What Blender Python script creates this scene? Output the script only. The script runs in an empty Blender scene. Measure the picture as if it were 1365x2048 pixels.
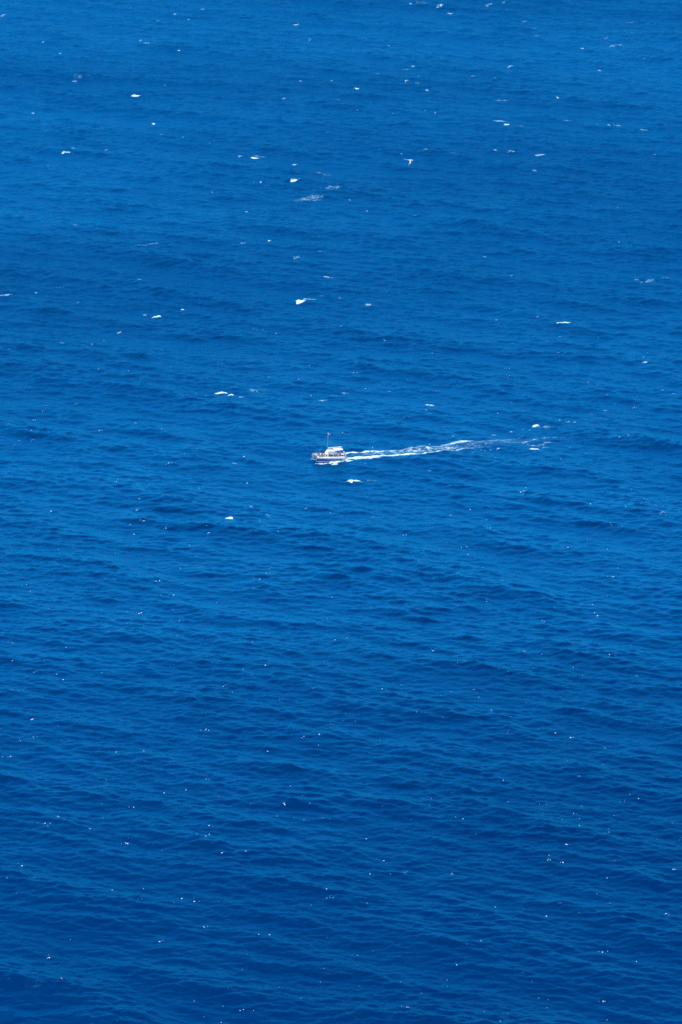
import bpy, bmesh, math, random
import numpy as np
from mathutils import Vector, Matrix

# ------------------------------------------------------------------ camera, sky, sun, exposure
scene = bpy.context.scene
C = scene.collection
CAM_H = 688.0                      # lens height above the sea (top of a sea cliff)
PITCH = math.radians(14.2)         # looking down by this much
FOCAL, SENSOR_H = 200.0, 36.0      # 36 mm tall portrait frame
FPX = 2048 * FOCAL / SENSOR_H      # pixels per unit tangent, in the photograph's pixels

cd = bpy.data.cameras.new("camera")
cam = bpy.data.objects.new("camera", cd)
C.objects.link(cam)
cam.location = (0, 0, CAM_H)
cam.rotation_euler = (math.pi / 2 - PITCH, 0, 0)
cd.sensor_fit = 'VERTICAL'
cd.sensor_height = SENSOR_H
cd.lens = FOCAL
cd.clip_start = 1.0
cd.clip_end = 120000.0
scene.camera = cam

SUN_EL, SUN_AZ = math.radians(69), math.radians(-58)   # azimuth from +Y towards +X
world = bpy.data.worlds.new("World")
scene.world = world
world.use_nodes = True
wn = world.node_tree
wn.nodes.clear()
sky = wn.nodes.new("ShaderNodeTexSky")
sky.sky_type = 'NISHITA'
sky.sun_disc = False
sky.sun_elevation = SUN_EL
sky.sun_rotation = SUN_AZ
sky.altitude = 600
sky.air_density = 1.0
sky.dust_density = 0.0
sky.ozone_density = 3.0
bg = wn.nodes.new("ShaderNodeBackground")
bg.inputs['Strength'].default_value = 0.15
wo = wn.nodes.new("ShaderNodeOutputWorld")
wn.links.new(sky.outputs[0], bg.inputs['Color'])
wn.links.new(bg.outputs[0], wo.inputs[0])

sd = bpy.data.lights.new("sun", 'SUN')
sd.energy = 3.8
sd.angle = math.radians(0.53)
sd.color = (1.0, 0.975, 0.94)
sun = bpy.data.objects.new("sun", sd)
C.objects.link(sun)
sv = Vector((math.sin(SUN_AZ) * math.cos(SUN_EL), math.cos(SUN_AZ) * math.cos(SUN_EL), math.sin(SUN_EL)))
sun.rotation_euler = sv.to_track_quat('Z', 'Y').to_euler()
sun.location = (0, 2500, 1500)

scene.view_settings.view_transform = 'Standard'
scene.view_settings.look = 'None'
scene.view_settings.exposure = 0.46
scene.view_settings.gamma = 1.0
scene.view_settings.use_curve_mapping = False
scene.render.engine = 'CYCLES'
scene.cycles.use_denoising = False
scene.cycles.max_bounces = 5
scene.cycles.diffuse_bounces = 2
scene.cycles.glossy_bounces = 2
scene.cycles.transparent_max_bounces = 16
scene.cycles.caustics_reflective = False
scene.cycles.caustics_refractive = False

# ------------------------------------------------------------------ helpers
def on_sea(px, py, z=0.0):
    """world point on the level z seen at a pixel of the 1365x2048 photograph"""
    a = (px - 682.5) / FPX
    b = (1024 - py) / FPX
    cp, sp = math.cos(PITCH), math.sin(PITCH)
    d = (a, cp + b * sp, -sp + b * cp)
    t = (z - CAM_H) / d[2]
    return d[0] * t, d[1] * t

def at_range(px, py, rng):
    a = (px - 682.5) / FPX
    b = (1024 - py) / FPX
    cp, sp = math.cos(PITCH), math.sin(PITCH)
    v = Vector((a, cp + b * sp, -sp + b * cp)).normalized()
    return Vector((0, 0, CAM_H)) + v * rng

def px_scale(px, py):
    """metres per photo pixel across, and metres along the sea per photo pixel up"""
    x, y = on_sea(px, py)
    D = math.sqrt(x * x + y * y + CAM_H ** 2)
    mx = D / FPX
    return mx, mx / (CAM_H / D)

def tag(o, label=None, cat=None, group=None, kind=None):
    if label: o['label'] = label
    if cat: o['category'] = cat
    if group: o['group'] = group
    if kind: o['kind'] = kind
    return o

def mesh_np(name, co, faces, smooth=True):
    """mesh from numpy arrays: co (n,3), faces (m,k)"""
    me = bpy.data.meshes.new(name)
    n, m, k = len(co), len(faces), faces.shape[1]
    me.vertices.add(n)
    me.vertices.foreach_set("co", np.ascontiguousarray(co, dtype=np.float32).ravel())
    me.loops.add(m * k)
    me.loops.foreach_set("vertex_index", np.ascontiguousarray(faces, dtype=np.int32).ravel())
    me.polygons.add(m)
    me.polygons.foreach_set("loop_start", np.arange(0, m * k, k, dtype=np.int32))
    me.update(calc_edges=True)
    me.polygons.foreach_set("use_smooth", np.full(m, smooth))
    return me

def _hash(ix, iy, seed):
    h = (ix.astype(np.int64) * 374761393 + iy.astype(np.int64) * 668265263 + seed * 974634777) & 0xffffffff
    h = ((h ^ (h >> 13)) * 1274126177) & 0xffffffff
    h = h ^ (h >> 16)
    return (h & 0xffff) / 65535.0

def vnoise(x, y, seed=0):
    ix, iy = np.floor(x), np.floor(y)
    fx, fy = x - ix, y - iy
    fx = fx * fx * (3 - 2 * fx); fy = fy * fy * (3 - 2 * fy)
    a = _hash(ix, iy, seed); b = _hash(ix + 1, iy, seed)
    c = _hash(ix, iy + 1, seed); d = _hash(ix + 1, iy + 1, seed)
    return (a * (1 - fx) + b * fx) * (1 - fy) + (c * (1 - fx) + d * fx) * fy

def fbm(x, y, seed=0, octv=4, gain=0.55):
    s, a, t = 0.0, 1.0, 0.0
    for k in range(octv):
        s = s + a * vnoise(x * 2 ** k + 17.3 * k, y * 2 ** k - 9.1 * k, seed + k)
        t += a; a *= gain
    return s / t

# ------------------------------------------------------------------ materials
def principled(name, col, rough=0.5, spec=0.5, noise=0.0, nscale=3.0, metal=0.0):
    m = bpy.data.materials.new(name)
    m.use_nodes = True
    nt = m.node_tree
    b = nt.nodes['Principled BSDF']
    b.inputs['Roughness'].default_value = rough
    b.inputs['Specular IOR Level'].default_value = spec
    b.inputs['Metallic'].default_value = metal
    if noise > 0:
        tc = nt.nodes.new('ShaderNodeTexCoord')
        nz = nt.nodes.new('ShaderNodeTexNoise')
        nz.inputs['Scale'].default_value = nscale
        nz.inputs['Detail'].default_value = 4
        mp = nt.nodes.new('ShaderNodeMapRange')
        mp.inputs['From Min'].default_value = 0.3; mp.inputs['From Max'].default_value = 0.7
        mp.inputs['To Min'].default_value = 1 - noise; mp.inputs['To Max'].default_value = 1.0
        mx = nt.nodes.new('ShaderNodeMix'); mx.data_type = 'RGBA'; mx.blend_type = 'MULTIPLY'
        mx.inputs['Factor'].default_value = 1
        mx.inputs['A'].default_value = (*col, 1)
        nt.links.new(tc.outputs['Object'], nz.inputs['Vector'])
        nt.links.new(nz.outputs['Fac'], mp.inputs['Value'])
        nt.links.new(mp.outputs[0], mx.inputs['B'])
        nt.links.new(mx.outputs['Result'], b.inputs['Base Color'])
    else:
        b.inputs['Base Color'].default_value = (*col, 1)
    return m

WAVE_DIR = math.radians(230)        # the way the wind waves travel: towards the viewer and to the left

def water_material():
    m = bpy.data.materials.new("sea_water")
    m.use_nodes = True
    nt = m.node_tree
    nt.nodes.clear()
    N, L = nt.nodes.new, nt.links.new
    geo = N('ShaderNodeNewGeometry')
    mp = N('ShaderNodeMapping')
    mp.inputs['Rotation'].default_value = (0, 0, -(WAVE_DIR))
    mp.inputs['Scale'].default_value = (1.0, 0.45, 1.0)
    L(geo.outputs['Position'], mp.inputs['Vector'])
    mp2 = N('ShaderNodeMapping')
    mp2.inputs['Rotation'].default_value = (0, 0, -math.radians(265))
    mp2.inputs['Scale'].default_value = (1.0, 0.55, 1.0)
    L(geo.outputs['Position'], mp2.inputs['Vector'])
    def nz(vec, scale, det, rough=0.5):
        n = N('ShaderNodeTexNoise')
        n.noise_dimensions = '2D'
        n.inputs['Scale'].default_value = scale
        n.inputs['Detail'].default_value = det
        n.inputs['Roughness'].default_value = rough
        L(vec, n.inputs['Vector'])
        return n.outputs['Fac']
    n1 = nz(mp.outputs[0], 0.42, 2)
    n2 = nz(mp2.outputs[0], 1.3, 4, 0.65)
    b1 = N('ShaderNodeBump'); b1.inputs['Distance'].default_value = BUMP1; b1.inputs['Strength'].default_value = 1
    b2 = N('ShaderNodeBump'); b2.inputs['Distance'].default_value = BUMP2; b2.inputs['Strength'].default_value = 1
    L(n1, b1.inputs['Height']); L(n2, b2.inputs['Height'])
    mp3 = N('ShaderNodeMapping')                 # gusts roughen long patches of the water
    mp3.inputs['Rotation'].default_value = (0, 0, -math.radians(228))
    mp3.inputs['Scale'].default_value = (1.0, 0.35, 1.0)
    L(geo.outputs['Position'], mp3.inputs['Vector'])
    gust = N('ShaderNodeMapRange')
    gust.inputs['From Min'].default_value = 0.3; gust.inputs['From Max'].default_value = 0.7
    gust.inputs['To Min'].default_value = 0.45; gust.inputs['To Max'].default_value = 1.25
    L(nz(mp3.outputs[0], 0.016, 3), gust.inputs['Value'])
    for b, k in ((b1, BUMP1), (b2, BUMP2)):
        mm = N('ShaderNodeMath'); mm.operation = 'MULTIPLY'; mm.inputs[1].default_value = k
        L(gust.outputs[0], mm.inputs[0]); L(mm.outputs[0], b.inputs['Distance'])
    L(b1.outputs[0], b2.inputs['Normal'])
    nrm = b2.outputs[0]
    # body colour of the water, with slow drifts of clearer and greener water
    big = nz(geo.outputs['Position'], 0.0022, 3)
    ramp = N('ShaderNodeMapRange')
    ramp.inputs['From Min'].default_value = 0.35; ramp.inputs['From Max'].default_value = 0.65
    L(big, ramp.inputs['Value'])
    colm = N('ShaderNodeMix'); colm.data_type = 'RGBA'
    colm.inputs['A'].default_value = (*WATER_A, 1)
    colm.inputs['B'].default_value = (*WATER_B, 1)
    L(ramp.outputs[0], colm.inputs['Factor'])
    dif = N('ShaderNodeBsdfDiffuse')
    L(colm.outputs['Result'], dif.inputs['Color'])
    L(nrm, dif.inputs['Normal'])
    gl1 = N('ShaderNodeBsdfGlossy')            # sky sheen off unresolved ripples
    gl1.inputs['Color'].default_value = (*WATER_SPEC, 1)
    gl1.inputs['Roughness'].default_value = WATER_ROUGH
    gl2 = N('ShaderNodeBsdfGlossy')            # mirror facets that throw sun glints
    gl2.inputs['Color'].default_value = (1, 1, 1, 1)
    gl2.inputs['Roughness'].default_value = 0.05
    L(nrm, gl2.inputs['Normal'])
    glo = N('ShaderNodeMixShader'); glo.inputs[0].default_value = 0.03
    L(gl1.outputs[0], glo.inputs[1]); L(gl2.outputs[0], glo.inputs[2])
    # reflectance against viewing angle, on a normal half-way back to the calm level
    # (the unresolved slopes of a rough sea even it out, and it levels off at grazing angles)
    flat = N('ShaderNodeMix'); flat.data_type = 'VECTOR'
    flat.inputs['Factor'].default_value = REFL_KEEP
    flat.inputs['A'].default_value = (0, 0, 1)
    L(nrm, flat.inputs['B'])
    dt = N('ShaderNodeVectorMath'); dt.operation = 'DOT_PRODUCT'
    L(flat.outputs['Result'], dt.inputs[0]); L(geo.outputs['Incoming'], dt.inputs[1])
    fn = N('ShaderNodeVectorMath'); fn.operation = 'NORMALIZE'
    fl2 = N('ShaderNodeMix'); fl2.data_type = 'VECTOR'
    fl2.inputs['Factor'].default_value = 0.85
    fl2.inputs['A'].default_value = (0, 0, 1)
    L(nrm, fl2.inputs['B']); L(fl2.outputs['Result'], fn.inputs[0]); L(fn.outputs[0], gl1.inputs['Normal'])
    fr = N('ShaderNodeMapRange'); fr.interpolation_type = 'SMOOTHSTEP'
    fr.inputs['From Min'].default_value = REFL[0]; fr.inputs['From Max'].default_value = REFL[1]
    fr.inputs['To Min'].default_value = REFL[2]; fr.inputs['To Max'].default_value = REFL[3]
    L(dt.outputs['Value'], fr.inputs['Value'])
    # shade put into the reflectance: slow noise, placed to dim the far water
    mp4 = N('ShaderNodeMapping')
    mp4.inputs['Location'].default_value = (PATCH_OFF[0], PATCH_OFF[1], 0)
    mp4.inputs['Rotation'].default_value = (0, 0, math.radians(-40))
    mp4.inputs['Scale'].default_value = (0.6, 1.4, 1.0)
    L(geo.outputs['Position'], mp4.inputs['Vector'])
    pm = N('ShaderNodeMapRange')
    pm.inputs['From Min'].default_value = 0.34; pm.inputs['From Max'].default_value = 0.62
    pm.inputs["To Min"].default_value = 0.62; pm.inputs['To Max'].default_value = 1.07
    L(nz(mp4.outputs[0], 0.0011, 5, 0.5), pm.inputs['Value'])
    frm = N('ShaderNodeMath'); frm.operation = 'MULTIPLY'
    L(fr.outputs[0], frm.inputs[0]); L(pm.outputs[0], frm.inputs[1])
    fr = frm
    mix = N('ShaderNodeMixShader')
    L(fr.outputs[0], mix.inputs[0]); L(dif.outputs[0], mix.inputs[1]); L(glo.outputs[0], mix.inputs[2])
    out = N('ShaderNodeOutputMaterial')
    L(mix.outputs[0], out.inputs['Surface'])
    return m

PATCH_OFF = (1800.0, 2600.0)  # shifts the dimming noise so its darker part falls on the far sea
REFL_KEEP = 0.42
REFL = (0.185, 0.40, 0.35, 0.012)
BUMP1, BUMP2 = 0.26, 0.13
WATER_A = (0.000, 0.0165, 0.080)
WATER_B = (0.000, 0.0210, 0.094)
WATER_SPEC = (0.0, 0.57, 1.0)
WATER_ROUGH = 0.28
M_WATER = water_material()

def foam_material():
    m = bpy.data.materials.new("sea_foam")
    m.use_nodes = True
    nt = m.node_tree
    nt.nodes.clear()
    N, L = nt.nodes.new, nt.links.new
    at = N('ShaderNodeAttribute'); at.attribute_name = 'foam'
    geo = N('ShaderNodeNewGeometry')
    nz = N('ShaderNodeTexNoise'); nz.inputs['Scale'].default_value = 1.6; nz.inputs['Detail'].default_value = 4
    nz.inputs['Roughness'].default_value = 0.65
    L(geo.outputs['Position'], nz.inputs['Vector'])
    a = N('ShaderNodeMath'); a.operation = 'MULTIPLY_ADD'      # (noise-.5)*.6 + foam
    a.inputs[1].default_value = 0.6
    s = N('ShaderNodeMath'); s.operation = 'SUBTRACT'; s.inputs[1].default_value = 0.5
    L(nz.outputs['Fac'], s.inputs[0]); L(s.outputs[0], a.inputs[0]); L(at.outputs['Fac'], a.inputs[2])
    mr = N('ShaderNodeMapRange'); mr.interpolation_type = 'SMOOTHSTEP'
    mr.inputs['From Min'].default_value = 0.05; mr.inputs['From Max'].default_value = 1.0
    L(a.outputs[0], mr.inputs['Value'])
    mn = N('ShaderNodeMath'); mn.operation = 'MULTIPLY'
    edge = N('ShaderNodeMapRange'); edge.inputs['From Max'].default_value = 0.12
    L(at.outputs['Fac'], edge.inputs['Value'])
    L(mr.outputs[0], mn.inputs[0]); L(edge.outputs[0], mn.inputs[1])
    d = N('ShaderNodeBsdfDiffuse'); d.inputs['Color'].default_value = (0.50, 0.66, 0.79, 1)
    thin = N('ShaderNodeMix'); thin.data_type = 'RGBA'      # sparse bubbles let the blue water through
    thin.inputs['A'].default_value = (0.16, 0.45, 0.66, 1)
    thin.inputs['B'].default_value = (0.52, 0.67, 0.79, 1)
    L(mn.outputs[0], thin.inputs['Factor']); L(thin.outputs['Result'], d.inputs['Color'])
    tr = N('ShaderNodeBsdfTransparent')
    mix = N('ShaderNodeMixShader')
    L(mn.outputs[0], mix.inputs[0]); L(tr.outputs[0], mix.inputs[1]); L(d.outputs[0], mix.inputs[2])
    out = N('ShaderNodeOutputMaterial')
    L(mix.outputs[0], out.inputs['Surface'])
    return m
M_FOAM = foam_material()

# ------------------------------------------------------------------ the sea surface
rng = np.random.default_rng(11)
TX, TY, TN, TM = 700.0, 2900.0, 1024, 4096
X0, Y0 = -350.0, 1760.0
def make_tile():
    kx = 2 * np.pi * np.fft.fftfreq(TN, TX / TN)
    ky = 2 * np.pi * np.fft.fftfreq(TM, TY / TM)
    KX, KY = np.meshgrid(kx, ky)
    K = np.hypot(KX, KY); K[0, 0] = 1
    th = np.arctan2(KY, KX)
    def band(kp, gam, hs, direc, spread, kmax=3.2):
        # Pierson-Moskowitz-like: S(k) ~ k^-4 exp(-1.25 (kp/k)^2)
        S = K ** -4.0 * np.exp(-1.25 * (kp / K) ** 2)
        c = np.cos(th - direc)
        S = S * (np.where(c > 0, c, 0) ** spread + 0.02)
        S = S * np.exp(-(K / kmax) ** 2 * 0.8)
        S[0, 0] = 0
        a = np.sqrt(S) * (rng.normal(size=K.shape) + 1j * rng.normal(size=K.shape))
        h = np.fft.ifft2(a).real
        return h / h.std() * hs / 4
    h = band(2 * np.pi / 58, 0, HS_SWELL, WAVE_DIR, 6)
    h += band(2 * np.pi / 17, 0, HS_CHOP, math.radians(243), 2.5)
    h += band(2 * np.pi / 7.5, 0, 0.34, math.radians(255), 1.5, 4.0)
    h += band(2 * np.pi / 105, 0, HS_LONG, math.radians(230), 14, 0.25)
    s = h.std()
    h = h + 0.10 * (h * h - s * s) / s      # peaked crests, flat troughs
    return h
HS_SWELL, HS_CHOP, HS_LONG = 1.35, 0.55, 1.9
TILE = make_tile()

def fade(x, y):
    return np.clip((np.minimum(330 - np.abs(x), np.minimum(y - 1790, 4620 - y))) / 30.0, 0, 1)

def sea_h(x, y):
    x = np.asarray(x, float); y = np.asarray(y, float)
    u = (x - X0) / (TX / TN); v = (y - Y0) / (TY / TM)
    iu, iv = np.floor(u).astype(int), np.floor(v).astype(int)
    fu, fv = u - iu, v - iv
    g = lambda a, b: TILE[b % TM, a % TN]
    h = (g(iu, iv) * (1 - fu) + g(iu + 1, iv) * fu) * (1 - fv) + (g(iu, iv + 1) * (1 - fu) + g(iu + 1, iv + 1) * fu) * fv
    return h * fade(x, y)

def half_w(y):
    return 152 + (np.asarray(y) - 1860) * (306 - 152) / (4560 - 1860)

NXC = 540
ys = [1860.0]
while ys[-1] < 4560:
    ys.append(ys[-1] + 0.85 + (ys[-1] - 1860) / 2700 * 1.15)
ys = np.array(ys)
near = np.array([-60000, -6000, -600, 400, 1000, 1400, 1650, 1760, 1810, 1835.0])
far = np.array([4580.0, 4610, 4660, 4800, 5200, 6500, 10000, 25000, 100000])
Y = np.concatenate([near, ys, far])
uc = np.linspace(-1, 1, NXC)
side = np.array([1.05, 1.12, 1.3, 1.8, 3, 8, 40, 400])
U = np.concatenate([-side[::-1], uc, side])
hw = half_w(np.clip(Y, 1860, 4560))
XX = U[None, :] * hw[:, None]
YY = np.repeat(Y[:, None], len(U), 1)
ZZ = sea_h(XX, YY)
ZZ = np.where(np.abs(U)[None, :] > 1.5, 0, ZZ)
ny, nx = XX.shape
idx = np.arange(ny * nx).reshape(ny, nx)
F = np.stack([idx[:-1, :-1], idx[:-1, 1:], idx[1:, 1:], idx[1:, :-1]], -1).reshape(-1, 4)
me = mesh_np("sea", np.stack([XX, YY, ZZ], -1).reshape(-1, 3), F)
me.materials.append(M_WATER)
sea = bpy.data.objects.new("sea", me)
C.objects.link(sea)
tag(sea, "deep blue open sea covered in small wind waves", kind='structure')
del XX, YY, ZZ, F

# ------------------------------------------------------------------ foam
def foam_from_field(name, x0, x1, y0, y1, cell, field, lift=0.06, bulk=0.0, parent=None):
    """foam blanket lying on the waves; field(x, y) -> density 0..1"""
    gx = np.arange(x0, x1 + cell, cell); gy = np.arange(y0, y1 + cell, cell)
    GX, GY = np.meshgrid(gx, gy)
    d = np.clip(field(GX, GY), 0, 1)
    keep = d > 0.03
    q = keep[:-1, :-1] | keep[:-1, 1:] | keep[1:, :-1] | keep[1:, 1:]
    id_ = np.arange(GX.size).reshape(GX.shape)
    f = np.stack([id_[:-1, :-1][q], id_[:-1, 1:][q], id_[1:, 1:][q], id_[1:, :-1][q]], -1)
    if len(f) == 0:
        return None
    used = np.unique(f)
    remap = np.full(GX.size, -1); remap[used] = np.arange(len(used))
    lump = vnoise(GX / 0.9, GY / 0.9, 5) * 0.6 + vnoise(GX / 0.4, GY / 0.4, 6) * 0.4
    z = sea_h(GX, GY) + lift + bulk * d * (0.5 + lump) + 0.05 * d * lump
    co = np.stack([GX.ravel()[used], GY.ravel()[used], z.ravel()[used]], -1)
    c0 = np.array([co[:, 0].mean(), co[:, 1].mean(), 0])
    me = mesh_np(name, co - c0, remap[f])
    a = me.attributes.new('foam', 'FLOAT', 'POINT')
    a.data.foreach_set('value', d.ravel()[used].astype(np.float32))
    me.materials.append(M_FOAM)
    o = bpy.data.objects.new(name, me)
    o.location = c0
    C.objects.link(o)
    return o

def cap_field(cx, cy, L, W, ang, dens, lace, seed):
    ca, sa = math.cos(ang), math.sin(ang)
    def f(x, y):
        dx, dy = x - cx, y - cy
        u = (dx * ca + dy * sa) / (L / 2); v = (-dx * sa + dy * ca) / (W / 2)
        sx, sy = max(L * 0.16, 0.9), max(W * 0.4, 1.2)
        w1 = fbm(dx / sx, dy / sy, seed) - 0.5
        w2 = fbm(dx / sx, dy / sy, seed + 40) - 0.5
        v = v - 0.55 * math.sin(seed * 1.7) * np.sin(u * 2.4 + seed)
        v = v / np.clip(0.95 - 0.5 * u * (0.6 + 0.4 * math.sin(seed)), 0.3, 1.4)
        r = np.sqrt((u + (1.2 if dens < 1.3 else .8) * w1) ** 2 + (v + (2.4 if dens < 1.3 else 1.4) * w2) ** 2)
        base = np.clip((1.0 - r) / 0.55, 0, 1)
        n = fbm(dx / 0.9, dy / 1.3, seed + 80, 3)
        ridg = 1 - np.abs(2 * fbm(dx / 1.6, dy / 2.2, seed + 120, 3) - 1) * 3.2
        tex = (1 - lace) * (0.75 + 0.8 * (n - 0.3)) + lace * np.clip(ridg, 0, 1) * 1.0
        return base * tex * dens
    return f

CREST = math.radians(-32)
def whitecap(px, py, w, h, dens, lace, seed, name='whitecap', tilt=None):
    cx, cy = on_sea(px, py)
    mx, my = px_scale(px, py)
    L, W = w * mx * 1.25, max(h * my * 0.85, 1.3)
    if tilt is None:
        tilt = math.atan2(-0.10 * w * my * 0.8, w * mx) if w > 14 else 0.0
    L = L / max(math.cos(tilt), 0.5)
    R = max(L, W) * 0.85 + 1
    Rx = (abs(math.cos(tilt)) * L + abs(math.sin(tilt)) * W) * 0.75 + 1
    Ry = (abs(math.sin(tilt)) * L + abs(math.cos(tilt)) * W) * 0.75 + 1
    cell = 0.3 if max(L, W) < 25 else 0.4
    return foam_from_field(name, cx - Rx, cx + Rx, cy - Ry, cy + Ry, cell,
                           cap_field(cx, cy, L * 1.05, W, tilt, dens if dens > 1.2 else dens * 0.72, lace, seed), 0.07,
                           0.35 * max(0, dens - 0.6))

#  px, py, w, h, density, lace, label
CAPS = [
 (604,602,20,7,1.35,0,"thick bright breaking crest, heaviest patch of foam above the boat"),
 (620,597,26,4,1.0,.2,"thin foam streak running right from the heaviest breaking crest"),
 (737,611,17,5,.95,.2,"compact white crest right of the heaviest breaking crest"),
 (656,555,22,3.5,1.0,.1,"thin bright foam line just above the heaviest breaking crest"),
 (597,512,16,9,.8,.6,"lacy round foam patch, lower left of a faint foam loop"),
 (642,502,20,4,.6,.7,"faint foam loop right of the lacy round foam patch"),
 (624,397,58,11,.95,.75,"longest string of lacy foam clots below the soaring white bird, to its left"),
 (664,379,34,9,.8,.8,"open lacy foam ring just above right of the longest string of clots"),
 (650,347,28,5,.75,.6,"faint double foam smear above the lacy foam ring"),
 (589,364,15,4,1.3,0,"small solid bright crest left of the lacy foam ring"),
 (590,325,11,3,1.0,.1,"small white fleck straight above the small solid bright crest"),
 (511,315,17,3.5,1.3,0,"bright crest with a pale smear hanging just above it"),
 (519,310,25,3.5,.7,.4,"pale smear just above a bright crest, upper left of the soaring bird"),
 (480,311,10,5,.9,.2,"little hooked crest at the left of the bright crest with a smear"),
 (273,192,17,3.2,1.3,0,"bright solitary dash high in the left third of the sea"),
 (134,308,16,3.2,1.2,0,"bright dash beneath a round pale puff near the left edge"),
 (149,299,18,7,.7,.5,"round pale foam puff above a bright dash near the left edge"),
 (307,246,7,4,1.2,0,"short bright fleck below right of the solitary dash"),
 (161,153,26,6,.6,.6,"faint spread of thin foam near the upper left corner"),
 (7,31,11,6,.9,.3,"white crest cut by the left edge at the top corner"),
 (281,81,10,4,.9,.3,"upper of two small foam flecks in the upper left sea"),
 (295,89,12,3,.8,.4,"lower, thinner one of two small foam flecks in the upper left sea"),
 (351,28,9,3.5,.85,.3,"foam dab closest below the top edge, left of centre"),
 (408,21,13,2.5,.8,.3,"thin foam dash at the top edge, left of centre"),
 (592,49,13,3.5,1.15,.1,"bright double-humped crest near the top, left of centre"),
 (621,78,10,7,.6,.6,"dim foam puff below right of the double-humped crest"),
 (714,175,11,3.2,1.25,0,"short bright dash straight above the boat's mast near the top"),
 (754,146,11,2.6,.9,.2,"thin flat dash upper right of the short bright dash"),
 (813,137,18,4,.75,.5,"pale foam smear, uppermost of a loose cluster near top centre"),
 (814,163,9,4,1.0,.2,"bright speck below the pale smear in the loose cluster"),
 (837,165,12,3,.65,.4,"dim foam streak on the right of the loose cluster"),
 (902,27,11,4,1.0,.2,"bright foam tip of the pale streaks at the top edge"),
 (850,7,22,5,.65,.6,"wispy foam touching the top edge right of centre"),
 (978,8,14,7,.8,.5,"ragged pale foam patch at the top edge, right of the wisps"),
 (1049,42,12,3.5,.75,.3,"pale dab high on the right, upper one of a stepped row"),
 (1073,70,12,4,.85,.3,"foam dab at the lower end of a stepped row high on the right"),
 (1212,75,12,8,.7,.6,"broken foam fleck upper left of the pale square patch"),
 (1236,90,17,10,.85,.6,"pale squarish foam patch near the upper right corner"),
 (1264,45,15,5,.6,.6,"faint foam dots above the pale squarish patch"),
 (1002,242,27,5,1.15,.4,"bright forked crest in the upper right part of the sea"),
 (1014,249,13,3,1.4,0,"solid white underline beneath the bright forked crest"),
 (1004,201,24,2.6,.75,.2,"thin straight foam line above the bright forked crest"),
 (1081,309,17,3.5,.95,.2,"right-hand dash of a row of three below the forked crest"),
 (1023,303,15,3,.85,.3,"middle dash of a row of three below the forked crest"),
 (1134,241,19,3,.8,.4,"thin streak right of the bright forked crest"),
 (1236,251,9,5,.8,.3,"small slanting fleck far right of the forked crest"),
 (1129,650,21,4.5,1.3,0,"bright bar-shaped crest alone in the right part of the sea"),
 (1297,563,21,11,.85,.6,"lacy ragged foam patch close to the right edge"),
 (1274,560,9,4,.85,.3,"small fleck just left of the lacy patch at the right edge"),
 (1332,555,20,4,.6,.6,"dim smear right of the lacy patch at the right edge"),
 (15,592,26,5,1.0,.3,"jagged white crest at the left edge, level with the heaviest crest"),
 (285,491,15,4,.85,.4,"left one of a pair of pale foam patches in the left sea"),
 (308,488,18,5,.7,.5,"right, hazier one of a pair of pale foam patches in the left sea"),
 (280,562,12,5,.9,.4,"small foam clump straight below the pair of pale patches"),
 (121,575,20,6,.5,.7,"barely visible foam veil right of the jagged left-edge crest"),
 (315,634,15,3.2,1.3,0,"crisp white dash below the small foam clump"),
 (444,786,20,5,1.5,0,"fat bright breaking crest heading a row of three, upper left of the boat"),
 (463,790,14,6,1.25,.1,"middle crest of the row of three, upper left of the boat"),
 (482,793,9,3,1.1,.1,"last and smallest crest of the row of three, upper left of the boat"),
 (511,780,28,9,.8,.8,"net-like foam patch above right of the row of three crests"),
 (668,790,18,3,.75,.4,"broken foam dashes above the boat's mast"),
 (692,787,16,5,.75,.4,"pale foam dab at the right end of the dashes above the mast"),
 (647,799,16,3,.9,.2,"slanting foam dash left of and below the dashes above the mast"),
 (860,807,21,4.5,1.1,.1,"white crest above the middle of the wake"),
 (709,963,26,7,1.5,0,"solid bright crest just below the boat's stern"),
 (746,961,32,3,.65,.5,"faint streak trailing right of the solid crest below the stern"),
 (460,1039,15,6,1.5,0,"lowest bright crest, left of and below the boat"),
 (470,927,9,3.5,.9,.2,"small white fleck left of the boat, level with its hull"),
 (275,1021,9,3,.75,.3,"dim fleck far left, level with the lowest bright crest"),
 (1072,851,13,3.5,1.25,0,"bright crest above the far end of the wake"),
 (1091,854,28,4,.7,.5,"thin foam trailing right of the crest above the wake's end"),
 (1070,898,14,5,1.21,.1,"white wedge-shaped crest just below the far end of the wake"),
 (1088,893,24,3,.7,.4,"pale streak rising right from the wedge-shaped crest"),
 (989,868,10,3,1.0,.1,"small bright fleck above the wake's faded half"),
 (1327,1030,15,4,.65,.4,"pale dab near the right edge, lower than the boat"),
 (1337,1103,26,3,.6,.5,"faint thin smear at the right edge, lowest foam there"),
]
TILT = {(624,397): .62, (664,379): .6, (511,780): .5, (1070,898): .55, (647,799): .75, (692,787): .3, (1088,893): .5, (1236,251): .8}
for i, (px, py, w, h, dn, lc, lab) in enumerate(CAPS):
    o = whitecap(px, py, w, h, dn, lc, 300 + i * 7, tilt=TILT.get((px, py)))
    tag(o, lab, 'whitecap', 'whitecaps scattered over the open sea')

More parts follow.
